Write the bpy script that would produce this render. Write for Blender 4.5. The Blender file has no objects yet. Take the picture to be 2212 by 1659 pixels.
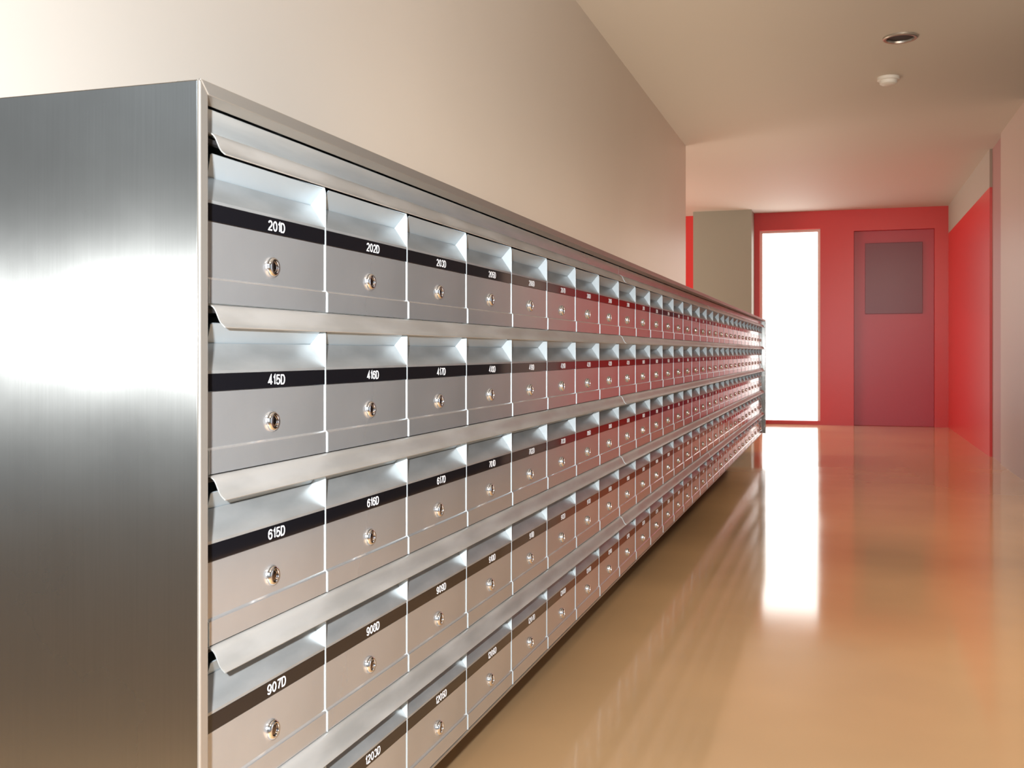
import bpy, bmesh, math, random
from mathutils import Vector, Matrix
R = math.radians
random.seed(4)
S = bpy.context.scene
COL = S.collection

# ------------------------------------------------------------------ camera, world, lights, exposure
CX, CZ = 0.633, 0.82            # distance of the lens from the mailbox doors, height above the floor
FPX = 2235.6                    # focal length in pixels of the 2212 px wide frame
YAW = R(17.681)
cd = bpy.data.cameras.new('camera'); cam = bpy.data.objects.new('camera', cd); COL.objects.link(cam)
cam.location = (CX, 0, CZ); cam.rotation_euler = (R(90), 0, YAW)
cd.sensor_width = 36; cd.lens = 36 * FPX / 2212; cd.shift_y = (761.3 - 829.5) / 2212
cd.clip_start = 0.02; cd.clip_end = 100
cd.dof.use_dof = True; cd.dof.focus_distance = 1.8; cd.dof.aperture_fstop = 22
S.camera = cam

S.view_settings.view_transform = 'Standard'; S.view_settings.look = 'None'
S.view_settings.gamma = 1; S.view_settings.use_curve_mapping = False
S.view_settings.exposure = 0.0

W = bpy.data.worlds.new('world'); S.world = W; W.use_nodes = True
W.node_tree.nodes['Background'].inputs[0].default_value = (0.92, 0.96, 1.0, 1)
W.node_tree.nodes['Background'].inputs[1].default_value = 0.31

def area(name, loc, aim, size, size_y, power, col, shape='RECTANGLE', spread=180):
    l = bpy.data.lights.new(name, 'AREA'); l.shape = shape; l.size = size; l.size_y = size_y
    l.energy = power; l.color = col; l.spread = R(spread)
    o = bpy.data.objects.new(name, l); COL.objects.link(o); o.location = loc
    o.rotation_euler = (Vector(aim) - Vector(loc)).to_track_quat('-Z', 'Y').to_euler()
    return o
# the flash of the camera: a small tube a few centimetres up and to the left of the lens
fw = Vector((-math.sin(YAW), math.cos(YAW), 0)); rt = Vector((math.cos(YAW), math.sin(YAW), 0))
fpos = Vector((CX, 0, CZ)) - rt * 0.080 + Vector((0, 0, 0.052)) - fw * 0.01
area('camera_flash', fpos, fpos + fw * 2 + rt * 0.1, 0.030, 0.012, 64, (0.93, 0.97, 1.0))
# unseen warm fill lights added under the ceiling, short of its visible part
for ly, fwd in ((.3, 1.2), (2.4, 2.2), (4.3, 3.6)):
    area('ceiling_fill_light', (1.40, ly, CZ + 1.58), (1.40, ly + fwd, 0), .5, .8, 24, (1.0, .83, .65), spread=100)
# unseen cool fill added right of the camera to brighten wall and ceiling
area('hall_fill_light', (3.9, 2.3, 1.1), (-.5, 3.6, 1.7), 1.9, 2.0, 12, (.92, .96, 1.0))
# hidden fill light added on the cabinet top, washing the ceiling and the wall
cs = area('cabinet_top_fill_light', (-.20, 5.4, CZ + .30), (.35, 5.4, CZ + 1.6), .16, 6.4, 18, (1.0, .79, .58)); cs.rotation_euler = (0, R(192), 0)
# daylight of the entrance behind the camera
area('entrance_window_light', (1.3, -1.9, 2.15), (-.3, 2.4, 1.3), 1.6, .9, 26, (.78, .89, 1.0))
# unseen fill added behind the wall end to light the red wall and floor
area('corridor_fill_light', (-3.6, 10.3, 1.5), (1.7, 10.3, 1.2), 2.6, 1.8, 130, (1.0, .90, .80))

# ------------------------------------------------------------------ helpers
def link(name, me, parent=None):
    o = bpy.data.objects.new(name, me); COL.objects.link(o)
    if parent: o.parent = parent
    return o
def bm_mesh(name, bm, mats, smooth=False):
    bmesh.ops.recalc_face_normals(bm, faces=bm.faces[:])
    me = bpy.data.meshes.new(name); bm.to_mesh(me); bm.free()
    for m in (mats if isinstance(mats, (list, tuple)) else [mats]): me.materials.append(m)
    if smooth:
        for p in me.polygons: p.use_smooth = True
        me.set_sharp_from_angle(angle=R(35))
    return me
def box(bm, a, b, bev=0, mi=0, seg=2):
    a, b = Vector(a), Vector(b)
    r = bmesh.ops.create_cube(bm, size=1)
    c = (a + b) / 2; s = b - a
    for v in r['verts']: v.co = Vector((v.co.x * s.x, v.co.y * s.y, v.co.z * s.z)) + c
    fs = {f for v in r['verts'] for f in v.link_faces}
    for f in fs: f.material_index = mi
    if bev:
        es = {e for v in r['verts'] for e in v.link_edges}
        bmesh.ops.bevel(bm, geom=list(es), offset=bev, segments=seg, affect='EDGES', profile=.5)
def prism(bm, pts, lo, hi, axis, mi=0):
    """closed polygon extruded along an axis; pts are the two remaining coordinates in xyz order"""
    def mk(p, t):
        c = list(p); c.insert('xyz'.index(axis), t); return bm.verts.new(c)
    A = [mk(p, lo) for p in pts]; B = [mk(p, hi) for p in pts]
    n = len(pts); fs = []
    fs.append(bm.faces.new(A[::-1])); fs.append(bm.faces.new(B))
    for i in range(n): fs.append(bm.faces.new((A[i], A[(i + 1) % n], B[(i + 1) % n], B[i])))
    for f in fs: f.material_index = mi
def sheet(pts, t):
    """polyline (x,z) thickened towards the wall -> closed polygon"""
    out = []
    for i, p in enumerate(pts):
        a = Vector(pts[max(i - 1, 0)]); b = Vector(pts[min(i + 1, len(pts) - 1)])
        d = (b - a).normalized(); nrm = Vector((-d.y, d.x))
        out.append(tuple(Vector(p) + nrm * t))
    return list(pts) + out[::-1]
def lathe(bm, prof, n=32, mi=0, base=(0, 0, 0)):
    """profile of (radius, x) turned about the x axis"""
    rings = []
    for r, x in prof:
        if r < 1e-6: rings.append([bm.verts.new((base[0] + x, base[1], base[2]))])
        else: rings.append([bm.verts.new((base[0] + x, base[1] + r * math.cos(2 * math.pi * k / n), base[2] + r * math.sin(2 * math.pi * k / n))) for k in range(n)])
    for a, b in zip(rings, rings[1:]):
        for k in range(n):
            q = (k + 1) % n
            vs = [a[0] if len(a) == 1 else a[k], a[0] if len(a) == 1 else a[q], b[0] if len(b) == 1 else b[q], b[0] if len(b) == 1 else b[k]]
            u = []
            for v in vs:
                if v not in u: u.append(v)
            f = bm.faces.new(u); f.material_index = mi
def tag(o, label=None, cat=None, group=None, kind=None):
    if label: o['label'] = label
    if cat: o['category'] = cat
    if group: o['group'] = group
    if kind: o['kind'] = kind
    return o
def thing(name, loc, label, cat, group=None):
    o = bpy.data.objects.new(name, None); COL.objects.link(o); o.location = loc; o.empty_display_size = .05
    return tag(o, label, cat, group)

# ------------------------------------------------------------------ materials
def mat(name, col, rough=.5, metal=0., **kw):
    m = bpy.data.materials.new(name); m.use_nodes = True
    b = m.node_tree.nodes['Principled BSDF']
    b.inputs['Base Color'].default_value = (*col, 1); b.inputs['Roughness'].default_value = rough
    b.inputs['Metallic'].default_value = metal
    for k, v in kw.items(): b.inputs[k.replace('_', ' ')].default_value = v
    return m
def nd(m, t, **kw):
    n = m.node_tree.nodes.new(t)
    for k, v in kw.items(): setattr(n, k, v)
    return n
def noise_mix(m, scale, c1, c2, detail=4, lo=.35, hi=.65, stretch=(1, 1, 1), rough=None, bump=0, coords='Object'):
    nt = m.node_tree; b = nt.nodes['Principled BSDF']
    tc = nd(m, 'ShaderNodeTexCoord'); mp = nd(m, 'ShaderNodeMapping'); mp.inputs['Scale'].default_value = stretch
    no = nd(m, 'ShaderNodeTexNoise'); no.inputs['Scale'].default_value = scale; no.inputs['Detail'].default_value = detail
    nt.links.new(tc.outputs[coords], mp.inputs[0]); nt.links.new(mp.outputs[0], no.inputs['Vector'])
    mr = nd(m, 'ShaderNodeMapRange'); mr.inputs[1].default_value = lo; mr.inputs[2].default_value = hi
    nt.links.new(no.outputs[0], mr.inputs[0])
    mx = nd(m, 'ShaderNodeMix', data_type='RGBA'); mx.inputs['A'].default_value = (*c1, 1); mx.inputs['B'].default_value = (*c2, 1)
    nt.links.new(mr.outputs[0], mx.inputs['Factor']); nt.links.new(mx.outputs['Result'], b.inputs['Base Color'])
    if rough:
        r = nd(m, 'ShaderNodeMapRange'); r.inputs[3].default_value = rough[0]; r.inputs[4].default_value = rough[1]
        nt.links.new(mr.outputs[0], r.inputs[0]); nt.links.new(r.outputs[0], b.inputs['Roughness'])
    if bump:
        bp = nd(m, 'ShaderNodeBump'); bp.inputs['Strength'].default_value = bump; bp.inputs['Distance'].default_value = .002
        nt.links.new(no.outputs[0], bp.inputs['Height']); nt.links.new(bp.outputs[0], b.inputs['Normal'])
    return no
M = {}
M['door'] = mat('satin_silver_door', (.60, .60, .60), .24, .70)
noise_mix(M['door'], 9, (.54, .54, .54), (.58, .58, .58), coords='Object', rough=(.15, .18))
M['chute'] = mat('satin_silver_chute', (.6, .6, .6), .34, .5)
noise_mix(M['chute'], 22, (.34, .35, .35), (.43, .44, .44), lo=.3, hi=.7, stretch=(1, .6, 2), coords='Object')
M['sheet'] = mat('bright_aluminium_sheet', (.50, .55, .57), .42, .3)
M['flap'] = mat('pale_aluminium_flap', (.36, .41, .44), .45, .3)
M['dark'] = mat('dark_interior', (.02, .02, .022), .6)  # near-black colour stands in for the shade inside the mailboxes
M['hood'] = mat('satin_aluminium_hood', (.62, .60, .58), .36, .5)
noise_mix(M['hood'], 14, (.44, .43, .41), (.53, .52, .50), lo=.42, hi=.62, stretch=(1, .5, 2), rough=(.33, .42), coords='Object')
M['plate'] = mat('gloss_black_plate', (.006, .006, .008), .05, 0, IOR=1.75)
M['ink'] = mat('white_numerals', (.9, .9, .92), .5)
M['chrome'] = mat('chrome', (.86, .86, .87), .07, 1)
M['lockface'] = mat('lock_core', (.22, .18, .17), .15, 1)
M['keyway'] = mat('keyway_slot', (.02, .02, .02), .4)
M['fascia'] = mat('satin_fascia', (.58, .60, .59), .26, .62)
noise_mix(M['fascia'], 30, (.54, .56, .555), (.60, .62, .61), stretch=(1, .25, 3), coords='Object')
# brushed stainless steel, grain running up and down
def brushed(name, c1, c2, rough, aniso, metal=1.):
    m = mat(name, c1, rough, metal); nt = m.node_tree; b = nt.nodes['Principled BSDF']
    no = noise_mix(m, 60, c1, c2, detail=6, lo=.3, hi=.7, stretch=(6, 6, .12), coords='Object')
    # large soft cloudy wipe marks in the finish
    tc = nd(m, 'ShaderNodeTexCoord'); n2 = nd(m, 'ShaderNodeTexNoise'); n2.inputs['Scale'].default_value = 5; n2.inputs['Detail'].default_value = 5
    nt.links.new(tc.outputs['Object'], n2.inputs['Vector'])
    r = nd(m, 'ShaderNodeMapRange'); r.inputs[1].default_value = .35; r.inputs[2].default_value = .7
    r.inputs[3].default_value = rough - .02; r.inputs[4].default_value = rough + .03
    nt.links.new(n2.outputs[0], r.inputs[0]); nt.links.new(r.outputs[0], b.inputs['Roughness'])
    b.inputs['Anisotropic'].default_value = aniso
    v = nd(m, 'ShaderNodeCombineXYZ'); v.inputs[0].default_value = 1
    nt.links.new(v.outputs[0], b.inputs['Tangent'])
    bp = nd(m, 'ShaderNodeBump'); bp.inputs['Strength'].default_value = .12; bp.inputs['Distance'].default_value = .001
    nt.links.new(no.outputs[0], bp.inputs['Height']); nt.links.new(bp.outputs[0], b.inputs['Normal'])
    return m
M['steel'] = brushed('brushed_steel', (.46, .455, .43), (.48, .475, .45), .27, 1.0)
M['trim'] = mat('folded_steel_edge', (.47, .43, .38), .34, .75)
M['wall'] = mat('cream_wall_paint', (.70, .64, .57), .42)
noise_mix(M['wall'], 1.2, (.69, .63, .56), (.71, .65, .58), coords='Object')
M['ceil'] = mat('ceiling_paint', (.62, .57, .50), .7)
M['red'] = mat('red_gloss_paint', (.57, .030, .026), .3)
M['maroon'] = mat('dark_red_door_paint', (.40, .022, .04), .3)
M['deep'] = mat('maroon_door_panel', (.15, .020, .035), .3)
M['olive'] = mat('olive_grey_paint', (.27, .25, .19), .5)
M['pale'] = mat('pale_stone', (.46, .34, .28), .4)
M['brown'] = mat('taupe_bulkhead_paint', (.36, .29, .23), .6)
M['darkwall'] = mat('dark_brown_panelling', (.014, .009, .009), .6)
M['rose'] = mat('dull_rose_paint', (.34, .16, .14), .4)
M['floor'] = mat('polished_floor', (.5, .3, .17), .16, 0, IOR=1.75)
noise_mix(M['floor'], 1.1, (.56, .355, .185), (.67, .42, .215), detail=3, rough=(.08, .13))
def emis(name, col, st):
    m = bpy.data.materials.new(name); m.use_nodes = True; nt = m.node_tree; nt.nodes.clear()
    e = nt.nodes.new('ShaderNodeEmission'); e.inputs[0].default_value = (*col, 1); e.inputs[1].default_value = st
    o = nt.nodes.new('ShaderNodeOutputMaterial'); nt.links.new(e.outputs[0], o.inputs[0]); return m
M['day'] = emis('daylight_outside', (1.0, .97, .93), 4.0)
M['white'] = mat('white_plastic', (.75, .72, .66), .5)

# ------------------------------------------------------------------ the room
WX = -0.52                      # wall behind the mailboxes
CH = CZ + 1.60                  # ceiling height
FY = 12.2                       # far wall
RX = 1.74                       # right hand wall
def struct(name, parts, m, parent=None, bev=0):
    bm = bmesh.new()
    for a, b in parts: box(bm, a, b, bev)
    o = link(name, bm_mesh(name, bm, m), parent)
    if not parent: o['kind'] = 'structure'
    return o
struct('floor', [((-4.0, -4, -.1), (4.6, FY + .3, 0))], M['floor'])
struct('ceiling', [((-4.0, -1.2, CH), (4.6, FY + .3, CH + .1))], M['ceil'])
struct('wall_left', [((WX - .16, 1.05, 0), (WX, 8.05, CH))], M['wall'])
# far wall with an opening for the bright glass door and one for the dark red door
dx0, dx1, dh = -.27, .40, CZ + 1.40
ex0, ex1, eh = .76, 1.60, CZ + 1.36
struct('wall_far', [((-4.0, FY, 0), (dx0, FY + .2, CH)), ((dx1, FY, 0), (ex0, FY + .2, CH)), ((ex1, FY, 0), (RX, FY + .2, CH)),
                    ((dx0, FY, dh), (dx1, FY + .2, CH)), ((ex0, FY, eh), (ex1, FY + .2, CH)), ((dx0, FY, 0), (dx1, FY + .2, .045))], M['red'])
struct('wall_right', [((RX, 8.9, 0), (RX + .15, FY + .2, CZ + 1.3))], M['red'])
struct('trim_2', [((RX, 8.9, CZ + 1.3), (RX + .15, FY, CH))], M['brown'])
struct('wall_right', [((RX + .02, 8.3, 0), (RX + .15, 8.9, CH))], M['rose'])
struct('wall_right', [((RX, 7.2, 0), (RX + .15, 8.3, CH))], M['pale'])
struct('wall_right', [((RX, 3.35, 0), (RX + .15, 7.2, CH))], M['darkwall'])
struct('trim_1', [((-.98, FY - .35, 0), (-.33, FY, CH))], M['olive'])
# glass door with daylight behind it
d1 = struct('door_1', [((dx0, FY + .06, .045), (dx0 + .03, FY + .11, dh)), ((dx1 - .03, FY + .06, .045), (dx1, FY + .11, dh)),
                       ((dx0 + .03, FY + .06, dh - .03), (dx1 - .03, FY + .11, dh))], M['white'])
p = struct('glass_pane', [((dx0 + .03, FY + .075, .045), (dx1 - .03, FY + .095, dh - .03))], M['day'], d1)
d2 = struct('door_2', [((ex0, FY + .05, 0), (ex1, FY + .10, eh))], M['maroon'], bev=.004)
struct('door_panel', [((ex0 + .12, FY + .035, 1.25), (ex1 - .12, FY + .05, eh - .14))], M['deep'], d2, bev=.003)

# ------------------------------------------------------------------ ceiling fittings
def downlight(x, y):
    t = thing('downlight', (x, y, CH), 'dark round recessed downlight in the ceiling, right of centre', 'ceiling light')
    t.location.z = CH - .012
    bm = bmesh.new()
    n = 32
    prof = [(.085, .012), (.085, .004), (.080, .0), (.068, .001), (.066, .011)]
    rings = [[bm.verts.new((r * math.cos(2 * math.pi * k / n), r * math.sin(2 * math.pi * k / n), z)) for k in range(n)] for r, z in prof]
    for a, b in zip(rings, rings[1:]):
        for k in range(n): bm.faces.new((a[k], a[(k + 1) % n], b[(k + 1) % n], b[k]))
    link('trim_ring', bm_mesh('trim_ring', bm, M['trim'], True), t)
    bm = bmesh.new(); bmesh.ops.create_circle(bm, cap_ends=True, radius=.067, segments=n)
    for v in bm.verts: v.co.z = .0105
    link('lamp_well', bm_mesh('lamp_well', bm, M['dark']), t)
downlight(.915, 5.6)
def detector(x, y):
    t = thing('smoke_detector', (x, y, CH - .045), 'small pale round smoke detector on the ceiling beyond the dark downlight', 'smoke detector')
    n = 32
    for nm, prof in (('base', [(0, .045), (.062, .045), (.062, .028), (.058, .026), (0, .026)]), ('cap', [(0, .026), (.050, .026), (.048, .008), (.036, .001), (0, 0)])):
        bm = bmesh.new(); rings = []
        for r, z in prof:
            rings.append([bm.verts.new((r * math.cos(2 * math.pi * k / n), r * math.sin(2 * math.pi * k / n), z)) for k in range(n)] if r else [bm.verts.new((0, 0, z))])
        for a, b in zip(rings, rings[1:]):
            for k in range(n):
                q = (k + 1) % n
                if len(a) == 1: bm.faces.new((a[0], b[k], b[q]))
                elif len(b) == 1: bm.faces.new((a[k], a[q], b[0]))
                else: bm.faces.new((a[k], a[q], b[q], b[k]))
        link(nm, bm_mesh(nm, bm, M['white'], True), t)
detector(.89, 6.4)

# ------------------------------------------------------------------ the mailbox cabinet
PW, PH = .26218, .17941         # one mailbox
Y0 = .93235                     # near edge of the first column
ZB = CZ + .13833 - .088         # bottom of the top row
NC, NR, MOD = 30, 5, 8
YN = Y0 + NC * PW
zbot = ZB - (NR - 1) * PH       # bottom of the lowest row
ztop = CZ + .270
FP = .030                       # how far the surround stands out from the doors
y_out, y_in = .8797, .893
z_in = CZ + .257
cab = thing('mailbox_cabinet', (0, y_out, zbot - .005), 'long brushed steel cabinet surround holding five rows of mailboxes', 'mailbox cabinet')
def cpart(name, fn, m, label=None, smooth=False):
    bm = bmesh.new(); fn(bm)
    o = link(name, bm_mesh(name, bm, m, smooth), cab); o.location = -cab.location
    if label: o['label'] = label
    return o
BX = -.50
yfo, yfi = YN + .040, YN + .026
cpart('end_panel', lambda bm: box(bm, (BX, y_out, zbot - .005), (FP - .0035, y_out + .003, ztop), .0012), M['steel'], 'brushed steel end panel with a bright horizontal glare')
cpart('end_panel', lambda bm: box(bm, (BX, yfo - .003, zbot - .005), (FP - .0035, yfo, ztop), .0008), M['steel'])
cpart('top_panel', lambda bm: box(bm, (BX, y_out + .003, ztop - .003), (FP - .002, yfo - .003, ztop), .0008), M['steel'])
cpart('bottom_panel', lambda bm: box(bm, (BX, y_out + .003, zbot - .005), (.004, yfo - .003, zbot - .0005), .0008), M['trim'])
cpart('back_panel', lambda bm: box(bm, (BX, y_out + .003, zbot), (BX + .003, yfo - .003, ztop - .003)), M['trim'])
# front edges of the surround, mitred at the corners
def side_edge(yo, yi):
    def f(bm):
        prism(bm, [(yo, zbot - .005), (yi, zbot - .005), (yi, z_in), (yo, ztop)], FP - .004, FP, 'x')
        bmesh.ops.bevel(bm, geom=bm.edges[:], offset=.0014, segments=2, affect='EDGES', profile=.5)
    return f
cpart('side_edge', side_edge(y_out - .0006, y_in), M['trim'])
cpart('side_edge', side_edge(yfo + .0006, yfi), M['sheet'], 'pale edge at the far end of the cabinet')
def top_edge(bm):
    prism(bm, [(y_out, ztop + .0006), (y_in + .0006, z_in + .0004), (yfi, z_in), (yfo, ztop + .0006)], FP - .028, FP, 'x')
    bmesh.ops.bevel(bm, geom=bm.edges[:], offset=.001, segments=2, affect='EDGES', profile=.5)
cpart('top_edge', top_edge, M['trim'])
# fascia boards above the top row, one for every module
edges = [0, 8, 16, 24, 30]
for a, b in zip(edges, edges[1:]):
    ya = Y0 + a * PW + (.0007 if a else -.030); yb = Y0 + b * PW - (.0007 if b < 30 else -.024)
    cpart('fascia', lambda bm: box(bm, (-.012, ya, ZB + PH + .0008), (.0005, yb, z_in - .0012), .0008), M['fascia'])
cpart('closing_strip', lambda bm: box(bm, (-.05, y_in, zbot), (-.03, Y0 - .001, ZB + PH)), M['dark'], 'dark filler beside the first column')
cpart('closing_strip', lambda bm: box(bm, (-.012, YN + .001, zbot), (.001, yfi, ZB + PH)), M['sheet'])
# recessed plinth that carries the cabinet
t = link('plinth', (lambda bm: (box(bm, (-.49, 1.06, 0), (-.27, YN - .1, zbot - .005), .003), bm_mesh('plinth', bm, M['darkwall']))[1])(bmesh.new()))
tag(t, 'dark recessed plinth under the long mailbox cabinet', 'plinth')

# ------------------------------------------------------------------ meshes shared by all mailboxes
G = .0019
def m_body():
    bm = bmesh.new()
    prof = [(.0042, .001), (.0042, .0262), (.0012, .029), (.0012, .1545), (-.004, .176), (-.38, .176), (-.38, .001)]
    prism(bm, prof, .0, .0009, 'y'); prism(bm, prof, PW - .0009, PW, 'y')
    box(bm, (-.38, .0013, .001), (-.004, PW - .0013, .003)); 
    box(bm, (-.382, 0, .001), (-.380, PW, .176), mi=1)
    box(bm, (-.012, .0013, .171), (-.004, PW - .0013, .1755), mi=1)  # dark back and top strip, shade behind the hood put into the colour
    return bm_mesh('mailbox_body', bm, [M['sheet'], M['dark']])
def m_door():
    bm = bmesh.new()
    prof = [(.0030, .0012), (.0030, .0262), (.0024, .0272), (.0, .0288), (.0, .0874)]
    prism(bm, sheet(prof, .0016), G, PW - G, 'y')
    return bm_mesh('mailbox_door', bm, M['door'])
def m_plate():
    bm = bmesh.new(); box(bm, (-.002, G, .0878), (.0006, PW - G, .1066), .0003, seg=1)
    return bm_mesh('number_plate', bm, M['plate'])
def m_chute():
    bm = bmesh.new()
    prof = [(.0006, .1068), (.0008, .1100), (.0002, .1108), (-.019, .1390), (-.024, .1395)]
    prism(bm, sheet(prof, .0012), .0014, PW - .0014, 'y')
    return bm_mesh('letter_chute', bm, M['chute'])
def m_flap():
    bm = bmesh.new()
    a, b = Vector((-.0205, .1392)), Vector((-.0022, .1600))
    d = (b - a); n = Vector((d.y, -d.x)).normalized() * -.0010
    def pt(y, s, o): p = a + d * s + n * o; return bm.verts.new((p.x, y, p.y))
    out = [(.033, 0), (PW - .0014, 0), (PW - .0014, 1.), (.016, 1.), (.014, .94)]  # near edge cut back; the dark gap stands in for the flash shadow
    A = [pt(y, s, 0) for y, s in out]; B = [pt(y, s, 1) for y, s in out]
    bm.faces.new(A); bm.faces.new(B[::-1])
    for i in range(len(out)): j = (i + 1) % len(out); bm.faces.new((A[i], B[i], B[j], A[j]))
    return bm_mesh('letter_flap', bm, M['flap'])
def m_lock():
    bm = bmesh.new()
    lathe(bm, [(.0120, -.0005), (.0121, .0012), (.0117, .0028), (.0107, .0043), (.0093, .0053), (.0082, .0056), (.0074, .0054), (.0071, .0046), (.0070, .0022)], 40, 0)
    lathe(bm, [(.0070, .0022), (.0066, .0024), (.0062, .0036), (.0050, .0042), (.0030, .0044), (0, .0044)], 40, 1)
    return bm_mesh('cam_lock', bm, [M['chrome'], M['lockface']], True)
def m_key():
    bm = bmesh.new()
    box(bm, (.0036, -.0007, -.0036), (.0050, .0007, .0036), mi=0); box(bm, (.0036, -.0014, -.0006), (.00495, .0014, .0010), mi=0)
    return bm_mesh('keyway', bm, M['keyway'])
ME = dict(body=m_body(), door=m_door(), plate=m_plate(), chute=m_chute(), flap=m_flap(), lock=m_lock(), key=m_key())
# plain sans-serif characters as strokes: centre lines in a unit box, x to the right, y up
def arc(cx, cy, rx, ry, a0, a1, n=10):
    return [(cx + rx * math.cos(R(a0 + (a1 - a0) * k / n)), cy + ry * math.sin(R(a0 + (a1 - a0) * k / n))) for k in range(n + 1)]
GL = {
 '0': [arc(.5, .5, .5, .5, 0, 360, 28)],
 '1': [[(.0, .76), (.45, .82), (.9, 1.0), (.9, 0)]],
 '2': [arc(.5, .72, .46, .28, 170, -20, 10) + [(.70, .42), (.25, .20), (.02, .0), (1.0, .0)]],
 '3': [arc(.47, .75, .43, .25, 160, -75, 10) + [(.42, .52)], [(.42, .52)] + arc(.48, .27, .48, .27, 75, -165, 12)],
 '4': [[(1.05, .25), (.0, .25), (.72, 1.0), (.72, 0)]],
 '5': [[(.92, 1.0), (.18, 1.0), (.08, .50)] + arc(.48, .32, .50, .32, 140, -160, 14)],
 '6': [arc(.55, .62, .52, .38, 30, 180, 9) + [(.03, .34)], arc(.5, .32, .47, .32, 0, 360, 22)],
 '7': [[(.0, 1.0), (1.0, 1.0), (.62, .52), (.36, .0)]],
 '8': [arc(.5, .75, .42, .25, 0, 360, 20), arc(.5, .27, .5, .27, 0, 360, 22)],
 '9': [arc(.5, .68, .47, .32, 0, 360, 22), arc(.45, .38, .52, .38, 0, -150, 9) ],
 'D': [[(.0, .0), (.0, 1.0), (.48, 1.0)] + arc(.48, .5, .52, .5, 76, -76, 12) + [(.48, .0), (.0, .0), (.0, .06)]],
}
GH, GW, SW, GAP = .0120, .0091, .0017, .0017
def ribbon(bm, pts, hw, x):
    n = len(pts); closed = (Vector(pts[0]) - Vector(pts[-1])).length < 1e-6
    P = [Vector(p) for p in (pts[:-1] if closed else pts)]; m = len(P); side = []
    for k in range(m):
        a = P[k - 1] if (k or closed) else P[k]; b = P[(k + 1) % m] if (k < m - 1 or closed) else P[k]
        d1 = (P[k] - a); d2 = (b - P[k])
        d1 = d1.normalized() if d1.length > 1e-9 else d2.normalized(); d2 = d2.normalized() if d2.length > 1e-9 else d1
        t = (d1 + d2); t = t.normalized() if t.length > 1e-6 else d1
        nr = Vector((-t.y, t.x)); c = max(.45, nr.dot(Vector((-d1.y, d1.x))))
        side.append((P[k] + nr * hw / c, P[k] - nr * hw / c))
    F = [[bm.verts.new((x, q.x, q.y)) for q in sd] for sd in side]; B = [[bm.verts.new((0, q.x, q.y)) for q in sd] for sd in side]
    for k in range(m if closed else m - 1):
        q = (k + 1) % m
        bm.faces.new((F[k][0], F[k][1], F[q][1], F[q][0]))
        bm.faces.new((F[k][0], F[q][0], B[q][0], B[k][0])); bm.faces.new((F[k][1], B[k][1], B[q][1], F[q][1]))
def numerals(txt):
    bm = bmesh.new(); hw = SW / 2
    wd = [.0050 if ch == '1' else GW for ch in txt]
    x = -(sum(wd) + GAP * (len(txt) - 1)) / 2
    for j, (ch, w) in enumerate(zip(txt, wd)):
        for st in GL[ch]:
            ribbon(bm, [(x + hw + px * (w - SW), hw + py * (GH - SW)) for px, py in st], hw, .0003 + .00001 * (j % 2))
        x += w + GAP
    return bm_mesh('numerals', bm, M['ink'])

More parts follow.
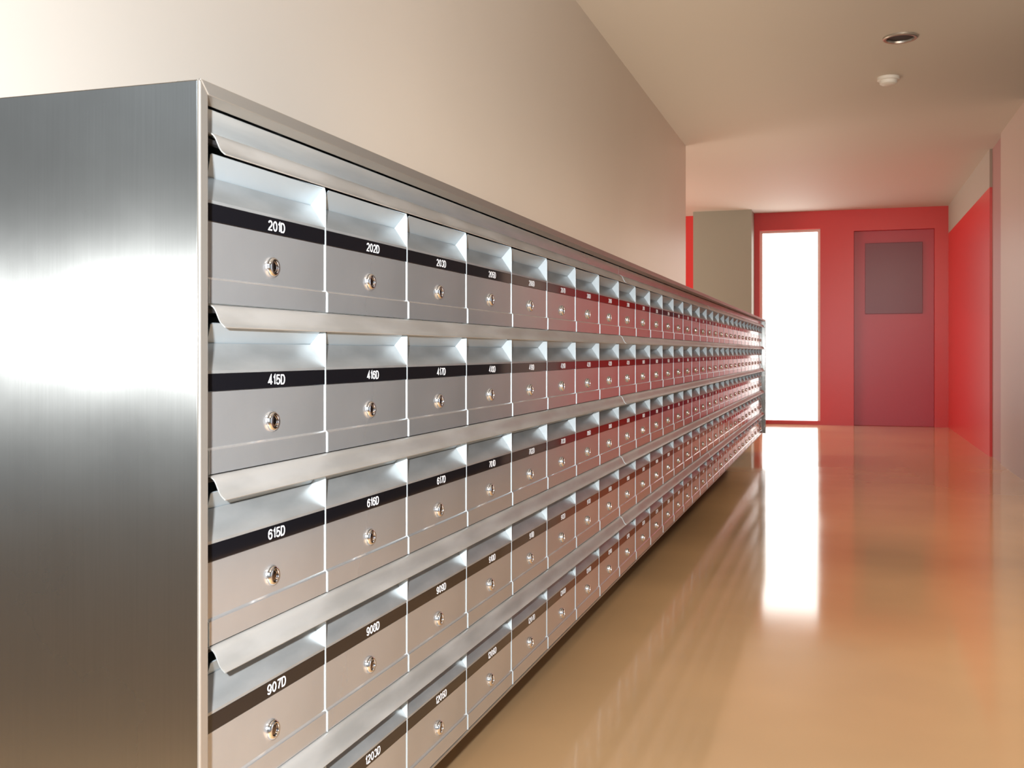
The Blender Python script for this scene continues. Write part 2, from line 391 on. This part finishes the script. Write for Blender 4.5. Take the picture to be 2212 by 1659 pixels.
# numbers on the plates; no flat number ends in 4
def seq(first, top):
    fl, no = divmod(first, 100); out = []
    while len(out) < NC:
        if no % 10 != 4: out.append('%d%02dD' % (fl, no))
        no += 1
        if no > top[fl]: fl += 1; no = 1
    return out
tops = {f: 22 for f in range(2, 6)}; tops.update({f: 17 for f in range(6, 20)}); tops[4] = 23
rows = [seq(201, tops), seq(415, tops), seq(615, tops), seq(907, tops), seq(1202, tops)]
rowname = ['top row', 'second row', 'middle row', 'fourth row', 'bottom row']
ordn = 'first second third fourth fifth sixth seventh eighth ninth tenth eleventh twelfth thirteenth fourteenth fifteenth sixteenth seventeenth eighteenth nineteenth twentieth'.split()
ordn += ['twenty-' + o for o in ordn[:9]] + ['thirtieth']
for r in range(NR):
    for c in range(NC):
        num = rows[r][c]
        where = ordn[c] + ' from the near end'
        if c == NC - 1: where = 'last one at the far end'
        if c == 0: where = 'nearest the camera against the end panel'
        if c < 5 and not (r == 4 and c == 0): lab = 'silver mailbox numbered %s in the %s, %s' % (num, rowname[r], where)
        else: lab = 'silver steel mailbox in the %s, %s' % (rowname[r], where)
        t = thing('mailbox', (0, Y0 + c * PW, ZB - r * PH), lab, 'mailbox', 'mailboxes in the ' + rowname[r])
        link('body', ME['body'], t)
        d = link('door', ME['door'], t)
        l = link('lock', ME['lock'], d); l.location = (0, PW * .5, .0490); l['label'] = 'round chrome lock'
        pl = link('number_plate', ME['plate'], t); pl['label'] = 'gloss black number strip'
        nu = link('numerals', numerals(num), pl); nu.location = (.00062, PW * .54, .0912)
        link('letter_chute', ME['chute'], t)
        link('letter_flap', ME['flap'], t)

# ------------------------------------------------------------------ curved hoods over the letter slots
HP = [(.0020, 0), (.0050, -.0003), (.0080, -.0016), (.0106, -.0040), (.0126, -.0072), (.0142, -.0108), (.0158, -.0144), (.0176, -.0178), (.0200, -.0208), (.0238, -.0238)]
def smooth_prof(P, k=3):
    out = []
    for i in range(len(P) - 1):
        p0 = P[max(i - 1, 0)]; p1 = P[i]; p2 = P[i + 1]; p3 = P[min(i + 2, len(P) - 1)]
        for s in range(k):
            u = s / k
            out.append(tuple(.5 * (2 * p1[j] + (p2[j] - p0[j]) * u + (2 * p0[j] - 5 * p1[j] + 4 * p2[j] - p3[j]) * u * u + (-p0[j] + 3 * p1[j] - 3 * p2[j] + p3[j]) * u ** 3) for j in (0, 1)))
    return out + [P[-1]]
pos = ['nearest length', 'second length', 'third length', 'farthest length']
for r in range(NR):
    for i, (a, b) in enumerate(zip(edges, edges[1:])):
        z = ZB + PH - r * PH
        L = (b - a) * PW
        t = thing('mailbox_hood', (0, Y0 + a * PW, z - .024), 'curved satin aluminium hood strip over the %s of mailboxes, %s' % (rowname[r], pos[i]), 'hood', 'hood strips over the letter slots')
        bm = bmesh.new()
        pr = [(x, zz + .024) for x, zz in smooth_prof(HP)]
        y1, y2 = (.0012 if a else .0005), L - (.0012 if b < 30 else -.02)
        prism(bm, sheet(pr, -.0013), y1, y2, 'y')
        link('hood_sheet', bm_mesh('hood_sheet', bm, M['hood'], True), t)
        if b < 30:
            bm = bmesh.new()
            prism(bm, sheet([(x + .0006, zz + .0004) for x, zz in pr], -.0016), L - .0035, L + .0035, 'y')
            o = link('joint_clip', bm_mesh('joint_clip', bm, M['sheet'], True), t); o['label'] = 'pale joint cover'
